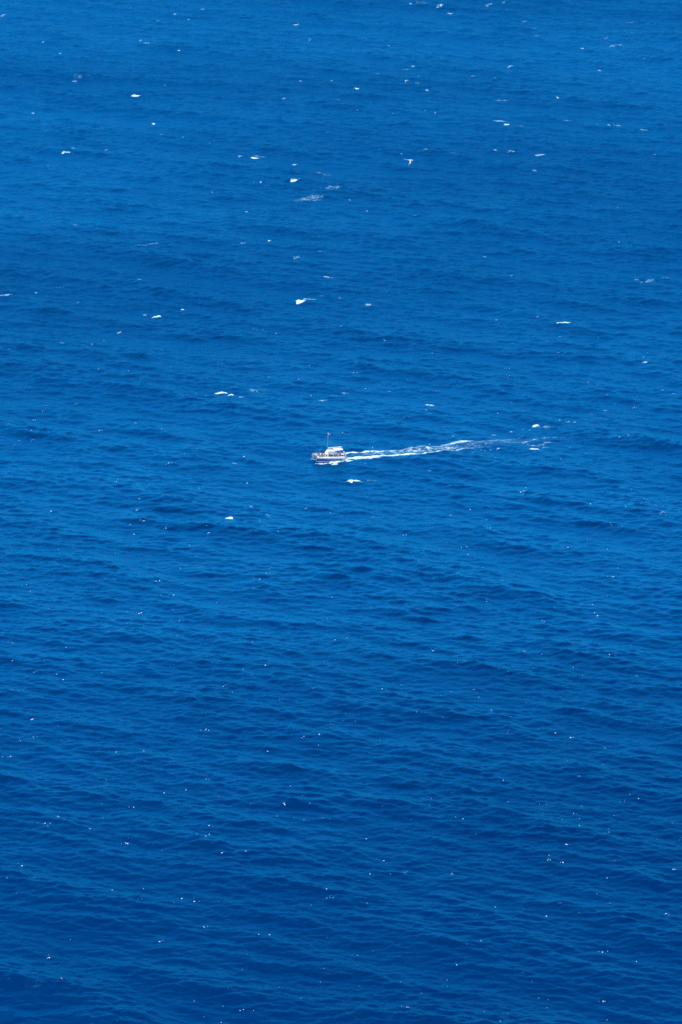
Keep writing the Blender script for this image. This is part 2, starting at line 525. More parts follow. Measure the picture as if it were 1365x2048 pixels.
# small flecks too tiny to pick out singly: one object
SMALL = [(888,903,6),(945,904,6),(963,899,5),(971,900,5),(982,899,5),(997,898,8),(1026,898,6),(838,888,4),(860,887,5),(906,874,7),(1023,862,7),(1047,857,9),(1060,858,5),
 (263,16),(316,41),(378,37),(359,1),(484,61),(87,85),(121,105),(359,103),(153,161,9),(337,135),(434,163),
 (66,225,8),(323,270,6),(366,275),(420,285),(97,332),(822,10,9),(880,16,14),(778,91),(827,133,8),(837,151),(855,181,8),
 (602,161,8),(569,198,10),(664,161),(674,198,12),(716,220),(787,227),(849,220,7),(871,224),(852,302,10),(907,311,11),
 (1008,7,9),(1017,19,8),(1067,57,10),(1264,66,5),(1165,97,9),(1021,133,12),(944,153,9),(1116,198,8),(1040,250,16),
 (1196,248),(1218,251,9),(1289,259,16),(1332,252),(991,301,7),(1070,342,10),(637,345,8),(493,423,8),(508,365,6),(522,365,6),
 (487,487,10),(683,661,5),(678,598,12),(643,591,8),(914,433,5),(1121,672,6),(970,511,8),(1026,552,12),(1240,486,6),
 (1236,413,4),(993,641,5),(1075,637,6),(1197,674,4),(73,584,6),(157,603,6),(290,629,8),(366,618,10),(239,662,12),
 (125,686,12),(151,452,8),(202,859,9),(39,880,8),(272,848,8),(260,1047,6),(1137,844,12),(1150,846,8),(1240,880,6),(948,152,8),
 (613,1016,5),(1257,877,8),(66,878,9),(780,782,8),(1290,727,14),(425,385,5),(60,350,6),(213,300,8),(700,400,5),(990,155,5),
 (150,160,10),(20,700,6),(830,432,6),(735,420,5),(1200,140,9),(1290,120,6),(760,300,5),(540,480,8),(330,170,6),(1310,310,6)]
rnd = random.Random(5)
allco, allf, alld, base = [], [], [], 0
def add_small(px, py, w, dn, seed):
    global base
    cx, cy = on_sea(px, py); mx, my = px_scale(px, py)
    L, W = max(w * mx, 0.6), max(min(w * 0.26, 2.6) * my, 0.8)
    cell = 0.35
    gx = np.arange(cx - L * .8, cx + L * .8 + cell, cell); gy = np.arange(cy - W * .8, cy + W * .8 + cell, cell)
    GX, GY = np.meshgrid(gx, gy)
    d = np.clip(cap_field(cx, cy, L * 1.2, W, 0.0, dn, .2, seed)(GX, GY), 0, 1)
    z = sea_h(GX, GY) + 0.07 + 0.1 * d
    id_ = np.arange(GX.size).reshape(GX.shape)
    q = (d[:-1, :-1] + d[:-1, 1:] + d[1:, :-1] + d[1:, 1:]) > 0.05
    if not q.any(): return
    f = np.stack([id_[:-1, :-1][q], id_[:-1, 1:][q], id_[1:, 1:][q], id_[1:, :-1][q]], -1)
    used = np.unique(f); remap = np.full(GX.size, -1); remap[used] = np.arange(len(used))
    allco.append(np.stack([GX.ravel()[used], GY.ravel()[used], z.ravel()[used]], -1))
    allf.append(remap[f] + base); alld.append(d.ravel()[used]); base += len(used)
for i, t in enumerate(SMALL):
    add_small(t[0], t[1], t[2] if len(t) > 2 else 5, 0.5 + 0.35 * rnd.random(), 900 + i * 3)
# modelled sun glints: sparse flat white specks in the foam material
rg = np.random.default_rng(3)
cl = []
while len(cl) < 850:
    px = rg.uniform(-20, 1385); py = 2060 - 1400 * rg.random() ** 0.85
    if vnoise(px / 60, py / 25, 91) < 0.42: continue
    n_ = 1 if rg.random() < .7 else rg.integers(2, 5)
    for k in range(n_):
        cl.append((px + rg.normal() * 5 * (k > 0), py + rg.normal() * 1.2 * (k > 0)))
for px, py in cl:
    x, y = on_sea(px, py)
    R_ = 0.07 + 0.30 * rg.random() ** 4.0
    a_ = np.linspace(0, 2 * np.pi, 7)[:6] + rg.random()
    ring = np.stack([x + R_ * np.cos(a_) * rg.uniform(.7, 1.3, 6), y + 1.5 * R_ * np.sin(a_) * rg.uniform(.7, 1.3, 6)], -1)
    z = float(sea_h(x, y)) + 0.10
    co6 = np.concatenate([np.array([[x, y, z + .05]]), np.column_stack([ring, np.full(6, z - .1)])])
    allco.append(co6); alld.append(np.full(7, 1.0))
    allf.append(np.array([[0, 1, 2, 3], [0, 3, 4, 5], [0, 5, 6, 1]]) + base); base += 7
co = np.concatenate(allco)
me = mesh_np("foam_flecks_and_glints", co, np.concatenate(allf))
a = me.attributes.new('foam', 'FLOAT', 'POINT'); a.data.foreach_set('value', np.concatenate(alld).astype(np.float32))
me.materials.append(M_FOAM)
o = bpy.data.objects.new("foam_flecks_and_glints", me); C.objects.link(o)
tag(o, "tiny white foam flecks and modelled sun glints sprinkled over the blue sea", kind='stuff')

# ------------------------------------------------------------------ boat placement
BX, BY = on_sea(666.5, 922.5)
HEAD = math.radians(15)            # bow swung towards the viewer from due left
fwd = Vector((-math.cos(HEAD), -math.sin(HEAD), 0))
port = Vector((math.sin(HEAD), -math.cos(HEAD), 0))    # near side
BEAM = 4.1                         # hull centreline offset
boat_o = Vector((BX, BY, 0)) - port * BEAM

# ------------------------------------------------------------------ wake
def poly_w(pts):
    return np.array([on_sea(p[0], p[1]) for p in pts])
def seg_field(pts, wid, den):
    """density that falls off across a polyline; wid in metres, den per point"""
    P = poly_w(pts)
    wid = np.array(wid, float); den = np.array(den, float)
    def f(x, y):
        out = np.zeros_like(x)
        for i in range(len(P) - 1):
            a, b = P[i], P[i + 1]; ab = b - a
            t = ((x - a[0]) * ab[0] + (y - a[1]) * ab[1]) / (ab @ ab)
            t = np.clip(t, 0, 1)
            d = np.hypot(x - a[0] - t * ab[0], y - a[1] - t * ab[1])
            w = wid[i] * (1 - t) + wid[i + 1] * t
            dn = den[i] * (1 - t) + den[i + 1] * t
            out = np.maximum(out, np.clip(1.25 - d / (w / 2), 0, 1) * dn)
        return out
    return f
W_NEAR = seg_field([(694,922),(705,920),(722,918.5),(742,917.5),(765,916),(800,913),(840,910),(870,908),(900,904),(915,900),(938,896),(965,894),(985,893)],
                   [2.5,4.2,5.8,7.2,6.4,4.2,3.0,2.4,2.6,3.6,4.0,3.4,2.5],
                   [1.5,1.6,1.6,1.6,1.4,1.2,1.1,.95,.8,.65,.55,.4,.2])
W_FAR = seg_field([(688,911),(702,909.5),(722,908.7),(745,907.3),(775,904.8),(800,902),(830,898.6),(860,894.6),(888,890),(915,885.5),(945,884),(980,882),(1008,880),(1030,876.5),(1046,872.5)],
                  [2.2,3.4,4.2,4,3.4,3.2,3.0,3.2,4.0,5.0,3.5,3,3.5,3,2.5],
                  [1.5,1.4,1.4,1.15,.85,.7,.62,.6,.7,.9,.85,.6,.5,.4,.2])
W_MID = seg_field([(712,914),(740,911.5),(790,908),(830,903),(870,900),(905,895),(950,890),(1000,885)],
                  [3,6,9,13,13,12,10,7], [.4,.55,.72,.85,.8,.7,.55,.3])
W_T1 = seg_field([(980,884),(1020,884),(1046,884),(1066,880),(1088,876),(1098,873),(1130,873.5),(1160,872)],
                 [2,2.2,2.4,3,3,3,3,3], [.42,.55,.65,.65,.6,.55,.35,.1])
W_T2 = seg_field([(1046,884),(1062,889),(1078,889),(1100,883),(1125,881),(1150,880)],
                 [3,3.5,4,4,3,3], [.6,.62,.62,.5,.35,.1])
W_VEIL = seg_field([(700,915),(760,911),(850,902),(950,888),(1050,880),(1150,872)], [8,13,18,17,16,14], [.28,.33,.32,.27,.2,.05])
def wake_field(x, y):
    n1 = fbm(x / 1.5, y / 2.4, 21, 4); n2 = fbm(x / 0.8, y / 1.2, 33, 3)
    wx = (fbm(x / 5, y / 5, 61) - .5) * 5; wy = (fbm(x / 5, y / 5, 67) - .5) * 7
    X, Yy = x + wx * .25, y + wy * .2
    ridg = np.clip(1 - np.abs(2 * fbm(x / 2.8, y / 3.2, 51, 3) - 1) * 3.4, 0, 1)
    d = np.maximum(W_NEAR(X, Yy), W_FAR(X, Yy))
    solid = d * (0.45 + 1.05 * (n1 - .22)) + (d > .2) * (n2 - .5) * .5
    lace = W_MID(X, Yy) * np.clip(ridg * 1.1 + (n2 - .5) * 1.3, 0, 1.1)
    t = np.maximum(W_T1(X, Yy), W_T2(X, Yy)) * np.clip(0.3 + ridg * .6 + (n2 - .5) * 1.6, 0, 1)
    veil = W_VEIL(x, y) * np.clip(.35 + n1 * .9, 0, 1)
    return np.maximum(np.maximum(solid, lace), np.maximum(t, veil))
wx0, wy0 = on_sea(684, 936); wx1, wy1 = on_sea(1175, 858)
o = foam_from_field("wake_foam", wx0, wx1, wy0, wy1, 0.38, wake_field, 0.08, 0.12)
tag(o, "long double trail of white churned wake curving away behind the catamaran", kind='stuff')

def hull_foam(x, y):
    n = fbm(x / 1.5, y / 2.0, 71, 4)
    wx = (fbm(x / 2.5, y / 4, 161) - .5) * 2.5; wy = (fbm(x / 2.5, y / 4, 167) - .5) * 4.5
    P = seg_field([(631,924.3),(640,924.6),(652,925),(668,925.2),(680,924.0),(690,923.6),(698,926),(704,923)],
                  [1.2,3.4,4.6,5.4,3.4,2.2,2.0,2.5], [1.0,1.4,1.6,1.7,1.5,1.2,1.4,1.3])(x + wx, y + wy)
    Q = seg_field([(666,928.4),(673,928)], [1.6, 1.8], [1.5, 1.5])(x, y)
    R = seg_field([(624,917.5),(632,919),(650,919)], [1.6, 1.8, 1.2], [.7, .6, .4])(x, y)
    return np.maximum(np.maximum(P, Q), R) * (0.35 + 1.6 * (n - .28))
hx0, hy0 = on_sea(618, 934); hx1, hy1 = on_sea(708, 912)
o = foam_from_field("bow_foam", hx0, hx1, hy0, hy1, 0.3, hull_foam, 0.10, 0.2)
tag(o, "white foam thrown out along the catamaran's near hull", kind='stuff')

# ------------------------------------------------------------------ catamaran
M_WHITE = principled("gelcoat_white", (0.86, 0.86, 0.85), 0.35, 0.5, 0.05, 1.5)
M_DECK = principled("deck_nonskid", (0.80, 0.81, 0.80), 0.7, 0.3, 0.10, 2.5)
M_STRIPE = principled("blue_hull_stripe", (0.004, 0.09, 0.32), 0.4, 0.5)
M_BOTTOM = principled("antifouling_blue", (0.015, 0.03, 0.08), 0.8, 0.2)
M_GLASS = principled("tinted_window", (0.015, 0.02, 0.035), 0.08, 0.6)
M_ALU = principled("mast_aluminium", (0.68, 0.74, 0.80), 0.35, 0.5, metal=0.3)
M_NET = principled("trampoline_net", (0.10, 0.11, 0.13), 0.9, 0.1)
M_CANVAS = principled("cream_canvas", (0.78, 0.66, 0.48), 0.9, 0.1, 0.08, 3)
M_SAIL = principled("sail_cover_white", (0.72, 0.75, 0.74), 0.9, 0.1, 0.08, 2)
M_NAVY = principled("navy_cushion", (0.02, 0.03, 0.09), 0.9, 0.1)
M_STEEL = principled("rail_steel", (0.75, 0.77, 0.80), 0.3, 0.5, metal=0.4)
M_RUBBER = principled("black_rubber", (0.02, 0.02, 0.02), 0.8, 0.2)

def obj(name, bm, mat, parent=None, smooth=False):
    me = bpy.data.meshes.new(name)
    bmesh.ops.recalc_face_normals(bm, faces=bm.faces[:])
    bm.to_mesh(me); bm.free()
    if smooth:
        for p in me.polygons: p.use_smooth = True
    me.materials.append(mat)
    o = bpy.data.objects.new(name, me)
    C.objects.link(o)
    if parent: o.parent = parent
    return o

def add_box(bm, c, s, rot=None, bevel=0.0):
    r = bmesh.ops.create_cube(bm, size=1)
    vs = r['verts']
    M = Matrix.Translation(Vector(c)) @ (rot if rot else Matrix.Identity(4)) @ Matrix.Diagonal((*s, 1))
    bmesh.ops.transform(bm, matrix=M, verts=vs)
    if bevel > 0:
        es = list({e for v in vs for e in v.link_edges})
        bmesh.ops.bevel(bm, geom=es, offset=bevel, segments=2, affect='EDGES')

def add_tube(bm, a, b, r, r2=None, seg=8):
    a, b = Vector(a), Vector(b)
    d = b - a
    m = bmesh.ops.create_cone(bm, cap_ends=True, segments=seg, radius1=r, radius2=r if r2 is None else r2, depth=d.length)
    bmesh.ops.transform(bm, matrix=Matrix.Translation((a + b) / 2) @ d.to_track_quat('Z', 'Y').to_matrix().to_4x4(), verts=m['verts'])

def add_loft(bm, rings, close=True):
    rows = [[bm.verts.new(p) for p in r] for r in rings]
    n = len(rows[0])
    for a, b in zip(rows[:-1], rows[1:]):
        for i in range(n if close else n - 1):
            j = (i + 1) % n
            try: bm.faces.new((a[i], a[j], b[j], b[i]))
            except ValueError: pass
    for r in (rows[0], rows[-1]):
        try: bm.faces.new(r)
        except ValueError: pass

boat = bpy.data.objects.new("sailing_catamaran", None)
C.objects.link(boat)
boat.location = (boat_o.x, boat_o.y, float(sea_h(boat_o.x, boat_o.y)) * 0.3 + 0.1)
tag(boat, "white sailing catamaran crowded with passengers, motoring left with sails down", 'boat')
# local axes: x forward, y to port (near side), z up
boat.rotation_euler = (0, math.radians(-1.2), math.pi + HEAD)
FB = 1.75                                        # deck height
XB, XS = 9.0, -9.0                                # bow, stern

def hull_section(x):
    """half widths and heights at station x"""
    t = (x - XS) / (XB - XS)                     # 0 stern, 1 bow
    w = 0.95 * (1 - max(0, (t - 0.55) / 0.45) ** 2.2) * (0.86 + 0.14 * min(1, t / 0.25)) + 0.03
    top = FB + 0.32 * max(0, t - 0.35) / 0.65
    if t < 0.14:                                  # sugar scoop transom
        top = 0.55 + (top - 0.55) * (t / 0.14) ** 0.8
    keel = -0.55 * (1 - max(0, (t - 0.8) / 0.2) ** 2)
    return w, top, keel

def build_hull(yc):
    bm = bmesh.new(); rings = []
    for k in range(37):
        x = XS + (XB - XS) * k / 36
        w, top, keel = hull_section(x)
        pts = []
        prof = [(-1.0, top), (-1.02, top * .75 + .1), (-1.0, top * 0.45), (-0.92, .15), (-0.6, keel * .6), (0, keel),
                (0.6, keel * .6), (0.92, .15), (1.0, top * 0.45), (1.02, top * .75 + .1), (1.0, top), (0.8, top + .06), (-.8, top + .06)]
        for a, z in prof: pts.append((x, yc + a * w, z))
        rings.append(pts)
    add_loft(bm, rings)
    return bm

def band(yc, z0f, z1f, off, x0, x1, mat, name, parent, side):
    for s in (side,):
        bm = bmesh.new(); rows = []
        for k in range(25):
            x = x0 + (x1 - x0) * k / 24
            w, top, keel = hull_section(x)
            ww = w * 1.02 + off
            za, zb = z0f(x, top), z1f(x, top)
            rows.append([(x, yc + s * (ww - .02), za), (x, yc + s * ww, za), (x, yc + s * (ww + .004), zb), (x, yc + s * (ww - .02), zb)])
        add_loft(bm, rows)
        obj(name, bm, mat, parent)

for s in (1, -1):
    h = obj("hull", build_hull(s * BEAM), M_WHITE, boat, True)
    band(s * BEAM, lambda x, t: .30 + .55 * max(0, (2 - x) / 8), lambda x, t: t - .62, 0.02, -4.5, 8.8, M_STRIPE, "hull_stripe", h, s)
    bm = bmesh.new()                               # rubbing strake at the deck edge
    for q in (-1, 1):
        for k in range(14):
            xa, xb = -6 + 14.6 * k / 14, -6 + 14.6 * (k + 1) / 14
            wa, ta, _ = hull_section(xa); wb, tb, _ = hull_section(xb)
            add_tube(bm, (xa, s * BEAM + q * (wa + .03), ta - .02), (xb, s * BEAM + q * (wb + .03), tb - .02), .07, seg=6)
    obj("rub_rail", bm, M_WHITE, h)
    bm = bmesh.new()                               # transom steps
    for k in range(3):
        add_box(bm, (-8.6 + .62 * k, s * BEAM, .72 + .42 * k), (.55, 1.35, .16), bevel=.03)
    obj("transom_step", bm, M_DECK, h)

# bridge deck between the hulls
bm = bmesh.new()
add_loft(bm, [[(x, -3.6, zl), (x, 3.6, zl), (x, 3.6, FB + .03), (x, -3.6, FB + .03)] for x, zl in
              ((-7.2, .95), (-5, .8), (2.5, .8), (4.6, 1.15), (4.9, 1.5))])
obj("bridge_deck", bm, M_DECK, boat)
# crossbeam and bow walkway
bm = bmesh.new(); add_tube(bm, (7.4, -BEAM, 1.95), (7.4, BEAM, 1.95), .17, seg=12); obj("crossbeam", bm, M_ALU, boat, True)
bm = bmesh.new(); add_box(bm, (6.2, 0, 1.86), (2.7, .75, .14), bevel=.03); obj("bow_walkway", bm, M_DECK, boat)
for s in (1, -1):
    n = obj("trampoline", (lambda b: (add_box(b, (6.1, s * 1.85, 1.80), (2.35, 2.55, .05)), b)[1])(bmesh.new()), M_NET, boat)
# side decks joining hull tops to the bridge deck
bm = bmesh.new()
for s in (1, -1):
    add_box(bm, (-1.2, s * 4.05, FB + .09), (12.2, 1.75, .08), bevel=.02)
obj("side_deck", bm, M_DECK, boat)

# deckhouse: raked white coachroof
bm = bmesh.new()
prof = [(3.3, FB + .08), (2.7, FB + 1.3), (1.9, FB + 2.95), (-1.9, FB + 2.8), (-3.2, FB + 1.6), (-4.0, FB + .08)]
r0 = [(x, -3.0 + (z - FB) * .42, z) for x, z in prof]; r1 = [(x, 3.0 - (z - FB) * .42, z) for x, z in prof]
add_loft(bm, [r0, r1]); bmesh.ops.bevel(bm, geom=bm.edges[:], offset=.12, segments=3, affect='EDGES')
house = obj("deckhouse", bm, M_WHITE, boat, False)
for k in range(4):
    bm = bmesh.new()
    a = math.atan2(1.22, .6)
    add_box(bm, (3.02, -1.80 + 1.2 * k, FB + .72), (.05, 1.0, .5), Matrix.Rotation(-(math.pi / 2 - a), 4, 'Y'), .015)
    obj("windscreen", bm, M_GLASS, house)
for s in (1, -1):
    for k in range(4):
        bm = bmesh.new()
        add_box(bm, (1.35 - 1.15 * k, s * 2.66, FB + .85), (.85, .05, .30), Matrix.Rotation(s * .398, 4, 'X'), .015)
        obj("side_window", bm, M_GLASS, house)
# hard top over the helm, boom and stacked sail cover
bm = bmesh.new()
rr = []
for x, z, w in ((-1.6, 4.95, 1.9), (-1.3, 5.05, 2.3), (-3.4, 5.18, 2.45), (-5.6, 5.28, 2.3), (-5.9, 5.2, 1.9)):
    rr.append([(x, -w, z - .1), (x, -w * .5, z + .08), (x, 0, z + .14), (x, w * .5, z + .08), (x, w, z - .1), (x, w, z - .2), (x, 0, z - .06), (x, -w, z - .2)])
add_loft(bm, rr)
top = obj("hard_top", bm, M_WHITE, boat, False)
for x, y in ((-1.9, 1.8), (-1.9, -1.8), (-5.4, 1.9), (-5.4, -1.9)):
    bm = bmesh.new(); add_tube(bm, (x, y, FB + .05 if x < -4.2 else FB + 2.2), (x, y, 5.05), .05)
    obj("post", bm, M_STEEL, top)
bm = bmesh.new(); add_tube(bm, (1.9, 0, 5.35), (-5.9, 0, 6.05), .13, seg=10)
boom = obj("boom", bm, M_ALU, boat, True)
bm = bmesh.new()
rr = []
for k in range(14):
    t = k / 13; x = 1.7 - 7.4 * t; z = 5.50 + .64 * t; hh = .62 - .30 * t + .05 * math.sin(k * 2.3); ww = .26
    rr.append([(x, -ww, z - .05), (x, -ww * .9, z + hh * .5), (x, 0, z + hh), (x, ww * .9, z + hh * .5), (x, ww, z - .05), (x, 0, z - .12)])
add_loft(bm, rr); obj("sail_cover", bm, M_SAIL, boom, True)
# mast
MT = (1.75, 0, 14.3)
bm = bmesh.new(); add_tube(bm, (2.2, 0, FB + 2.2), MT, .055, .035, 10)
mast = obj("mast", bm, M_ALU, boat, True)
def mast_pt(z):
    t = (z - 3.95) / (14.3 - 3.95); return Vector((2.2 - .45 * t, 0, z))
for z, w in ((13.4, 1.5),):
    p = mast_pt(z)
    for s in (1, -1):
        bm = bmesh.new(); add_tube(bm, p, p + Vector((-.45, s * w, .1)), .09, .05); obj("spreader", bm, M_WHITE, mast)
bm = bmesh.new(); p = mast_pt(13.2); add_tube(bm, p + Vector((.05, 0, 0)), p + Vector((-1.1, .5, -.15)), .13, .10); obj("radar_bracket", bm, M_WHITE, mast)
bm = bmesh.new(); add_tube(bm, MT, (1.75, 0, 14.9), .015); add_tube(bm, (1.5, 0, 14.6), (2.2, 0, 14.6), .015); obj("wind_vane", bm, M_RUBBER, mast)
bm = bmesh.new()
for s in (1, -1):
    sp = mast_pt(13.4) + Vector((-.45, s * 1.5, .1))
    add_tube(bm, (.4, s * 4.3, FB + .1), sp, .012, seg=4); add_tube(bm, sp, mast_pt(14.2), .012, seg=4)
    add_tube(bm, (.9, s * 4.3, FB + .1), mast_pt(13), .012, seg=4)
add_tube(bm, (7.4, 0, 2.05), mast_pt(14.0), .012, seg=6)
obj("rigging", bm, M_STEEL, mast)
# guard rails: stanchions and two wires
for s in (1, -1):
    bm = bmesh.new()
    xs = [8.6 - 1.45 * k for k in range(11)]
    pt = []
    for x in xs:
        w, t, _ = hull_section(x)
        y = s * (BEAM + w * .82)
        pt.append((x, y, t)); add_tube(bm, (x, y, t), (x, y, t + .75), .028, seg=5)
    for a, b in zip(pt[:-1], pt[1:]):
        for dz in (.75, .4):
            add_tube(bm, (a[0], a[1], a[2] + dz), (b[0], b[1], b[2] + dz), .022, seg=5)
    obj("guard_rail", bm, M_STEEL, boat)
bm = bmesh.new()
for y in (-3.2, -1.6, 0, 1.6, 3.2): add_tube(bm, (7.4, y, 2.05), (7.4, y, 2.85), .03, seg=5)
add_tube(bm, (7.4, -3.6, 2.85), (7.4, 3.6, 2.85), .03, seg=5)
obj("bow_rail", bm, M_STEEL, boat)
# seats
for x, y, L in ((3.9, -1.8, 1.9), (3.9, 1.8, 1.9), (-5.2, 2.9, 2.2), (-5.2, -2.9, 2.2)):
    bm = bmesh.new()
    if x > 0: add_box(bm, (x, y, FB + .27), (.6, L, .42), bevel=.04)
    else: add_box(bm, (x, y, FB + .27), (L, .6, .42), bevel=.04)
    st = obj("bench", bm, M_WHITE, boat)
    bm = bmesh.new()
    if x > 0: add_box(bm, (x, y, FB + .52), (.56, L - .1, .08), bevel=.02)
    else: add_box(bm, (x, y, FB + .52), (L - .1, .56, .08), bevel=.02)
    obj("cushion", bm, M_NAVY, st)
bm = bmesh.new(); add_box(bm, (-4.35, 1.3, FB + .65), (.5, .8, 1.15), bevel=.06); hc = obj("helm_console", bm, M_WHITE, boat)
bm = bmesh.new()
for k in range(16):
    a, b = 2 * math.pi * k / 16, 2 * math.pi * (k + 1) / 16
    add_tube(bm, (-4.68, 1.3 + .38 * math.cos(a), 2.95 + .38 * math.sin(a)), (-4.68, 1.3 + .38 * math.cos(b), 2.95 + .38 * math.sin(b)), .025, seg=5)
    if k % 4 == 0: add_tube(bm, (-4.66, 1.3, 2.95), (-4.68, 1.3 + .38 * math.cos(a), 2.95 + .38 * math.sin(a)), .018, seg=5)
obj("wheel", bm, M_RUBBER, hc)
# cream curved awning drooping over the stern
bm = bmesh.new(); rr = []
for k in range(12):
    a = math.radians(82 - 92 * k / 11)
    x = -5.3 - 2.15 * math.cos(a); z = 2.5 + 1.85 * math.sin(a)
    xi = -5.3 - 2.05 * math.cos(a); zi = 2.5 + 1.75 * math.sin(a)
    rr.append([(x, 1.0, z), (x, 2.5, z + .1), (x, 4.0, z), (xi, 4.0, zi), (xi, 2.5, zi + .1), (xi, 1.0, zi)])
add_loft(bm, rr[:10]); aw = obj("stern_awning", bm, M_CANVAS, boat, False)
for y in (1.1, 3.9):
    bm = bmesh.new(); add_tube(bm, (-5.6, y, FB + .1), (-5.45, y, 4.25), .03, seg=6); add_tube(bm, (-6.2, y, FB + .1), (-7.1, y, 3.4), .03, seg=6)
    obj("awning_post", bm, M_STEEL, aw)
# outboard-style swim ladder and aft beam
bm = bmesh.new(); add_box(bm, (-7.35, 0, 1.35), (.35, 6.6, .35), bevel=.05); obj("aft_beam", bm, M_WHITE, boat)
bm = bmesh.new()
for y in (-.3, .3): add_tube(bm, (-7.6, y, 1.5), (-8.3, y, -.2), .03, seg=6)
for k in range(5): add_tube(bm, (-7.65 - .14 * k, -.3, 1.35 - .32 * k), (-7.65 - .14 * k, .3, 1.35 - .32 * k), .025, seg=6)
obj("boarding_ladder", bm, M_STEEL, boat)

# ------------------------------------------------------------------ people
def hand(vs, es, w, d, side):
    """palm and five fingers growing from wrist index w along direction d"""
    wp = Vector(vs[w][0]); d = Vector(d).normalized()
    lat = Vector((1, 0, 0)) if abs(d.x) < .8 else Vector((0, 0, 1))
    lat = (lat - d * lat.dot(d)).normalized()
    bend = d.cross(lat) * side * .35
    p = len(vs); vs.append((wp + d * .06, .026)); es.append((w, p))
    for k, (o, l) in enumerate(((-.03, .075), (-.01, .088), (.01, .082), (.03, .065))):
        a = len(vs); vs.append((wp + d * .095 + lat * o, .0095)); es.append((p, a))
        b = len(vs); vs.append((wp + d * (.095 + l * .55) + lat * o * 1.15 + bend * .02, .0085)); es.append((a, b))
        c = len(vs); vs.append((wp + d * (.095 + l) + lat * o * 1.2 + bend * .07, .007)); es.append((b, c))
    a = len(vs); vs.append((wp + d * .03 + lat * -.035, .011)); es.append((p, a))
    b = len(vs); vs.append((wp + d * .075 + lat * -.062, .009)); es.append((a, b))

def build_body(pose):
    V, E = [], []
    def v(x, y, z, r, p=None):
        V.append((Vector((x, y, z)), r))
        if p is not None: E.append((p, len(V) - 1))
        return len(V) - 1
    sit = pose == 'sit'
    hz = .52 if sit else .93
    pel = v(0, 0, hz, .135)
    sp = v(.01, 0, hz + .18, .12, pel)
    ch = v(.0, 0, hz + .38, .145, sp)
    nk = v(.0, 0, hz + .54, .055, ch)
    hd0 = v(.02, 0, hz + .63, .08, nk)
    hd = v(.025, 0, hz + .72, .098, hd0)
    hd1 = v(.015, 0, hz + .79, .07, hd)
    nose = v(.125, 0, hz + .68, .014, hd)
    for s in (1, -1):
        v(.0, s * .10, hz + .68, .018, hd)      # ears
        sh = v(0, s * .17, hz + .47, .062, ch)
        if sit:
            el = v(.08, s * .23, hz + .22, .042, sh); wr = v(.30, s * .16, hz + .14, .028, el); hdv = (1, 0, -.15)
        elif pose == 'rail':
            el = v(.12, s * .25, hz + .24, .042, sh); wr = v(.36, s * .22, hz + .20, .028, el); hdv = (.9, 0, -.2)
        else:
            el = v(-.02, s * .25, hz + .20, .042, sh); wr = v(.04, s * .27, hz - .04, .028, el); hdv = (.1, 0, -1)
        hand(V, E, wr, hdv, s)
        hp = v(0, s * .09, hz - .06, .095, pel)
        if sit:
            kn = v(.44, s * .12, hz - .02, .062, hp); an = v(.46, s * .12, .09, .04, kn)
        else:
            kn = v(.02 + .03 * s, s * .11, .50, .062, hp); an = v(-.01 + .05 * s, s * .12, .09, .04, kn)
        ft = v(V[an][0].x + .13, s * .135, .04, .035, an); v(V[an][0].x + .20, s * .14, .03, .024, ft)
    me = bpy.data.meshes.new("person_src")
    me.from_pydata([tuple(a[0]) for a in V], E, [])
    ob = bpy.data.objects.new("person_src", me); C.objects.link(ob)
    sk = ob.modifiers.new("skin", 'SKIN')
    for i, (p, r) in enumerate(V):
        sv_ = me.skin_vertices[0].data[i]; sv_.radius = (r, r * (1.25 if i in (pel, sp, ch) else 1))
        sv_.use_root = (i == 0)
    sb = ob.modifiers.new("sub", 'SUBSURF'); sb.levels = 1; sb.render_levels = 1
    dg = bpy.context.evaluated_depsgraph_get(); dg.update()
    out = bpy.data.meshes.new_from_object(ob.evaluated_get(dg))
    bpy.data.objects.remove(ob)
    out.name = "person_body"
    for p in out.polygons: p.use_smooth = True
    return out, hz

def cut_cloth(body, hz, test, push, name):
    bm = bmesh.new(); bm.from_mesh(body); bm.normal_update()
    kill = [f for f in bm.faces if not test(f.calc_center_median(), hz)]
    bmesh.ops.delete(bm, geom=kill, context='FACES')
    left, best = set(bm.verts), []                 # keep the one largest piece
    while left:
        st, isl = [left.pop()], []
        while st:
            q = st.pop(); isl.append(q)
            for e in q.link_edges:
                w = e.other_vert(q)
                if w in left: left.discard(w); st.append(w)
        if len(isl) > len(best): best = isl
    bset = set(best)
    bmesh.ops.delete(bm, geom=[q for q in bm.verts if q not in bset], context='VERTS')
    for v_ in bm.verts: v_.co += v_.normal * push
    me = bpy.data.meshes.new(name); bm.to_mesh(me); bm.free()
    for p in me.polygons: p.use_smooth = True
    return me
PROTO = {}
for pose in ('stand', 'sit', 'rail'):
    b, hz = build_body(pose)
    shirt = cut_cloth(b, hz, lambda c, h: h - .02 < c.z < h + .53 and abs(c.y) < .235 and c.x < .16, .014, "shirt")
    if pose == 'sit':
        pants = cut_cloth(b, hz, lambda c, h: h - .2 < c.z < h + .03 and c.x < .38 and abs(c.y) < .25, .014, "shorts")
    else:
        pants = cut_cloth(b, hz, lambda c, h: .55 < c.z < h + .03 and abs(c.y) < .225 and c.x < .2, .014, "shorts")
    hair = cut_cloth(b, hz, lambda c, h: c.z > h + .74 or (c.z > h + .62 and c.x < -.01 and abs(c.y) < .12), .016, "hair")
    PROTO[pose] = (b, shirt, pants, hair)

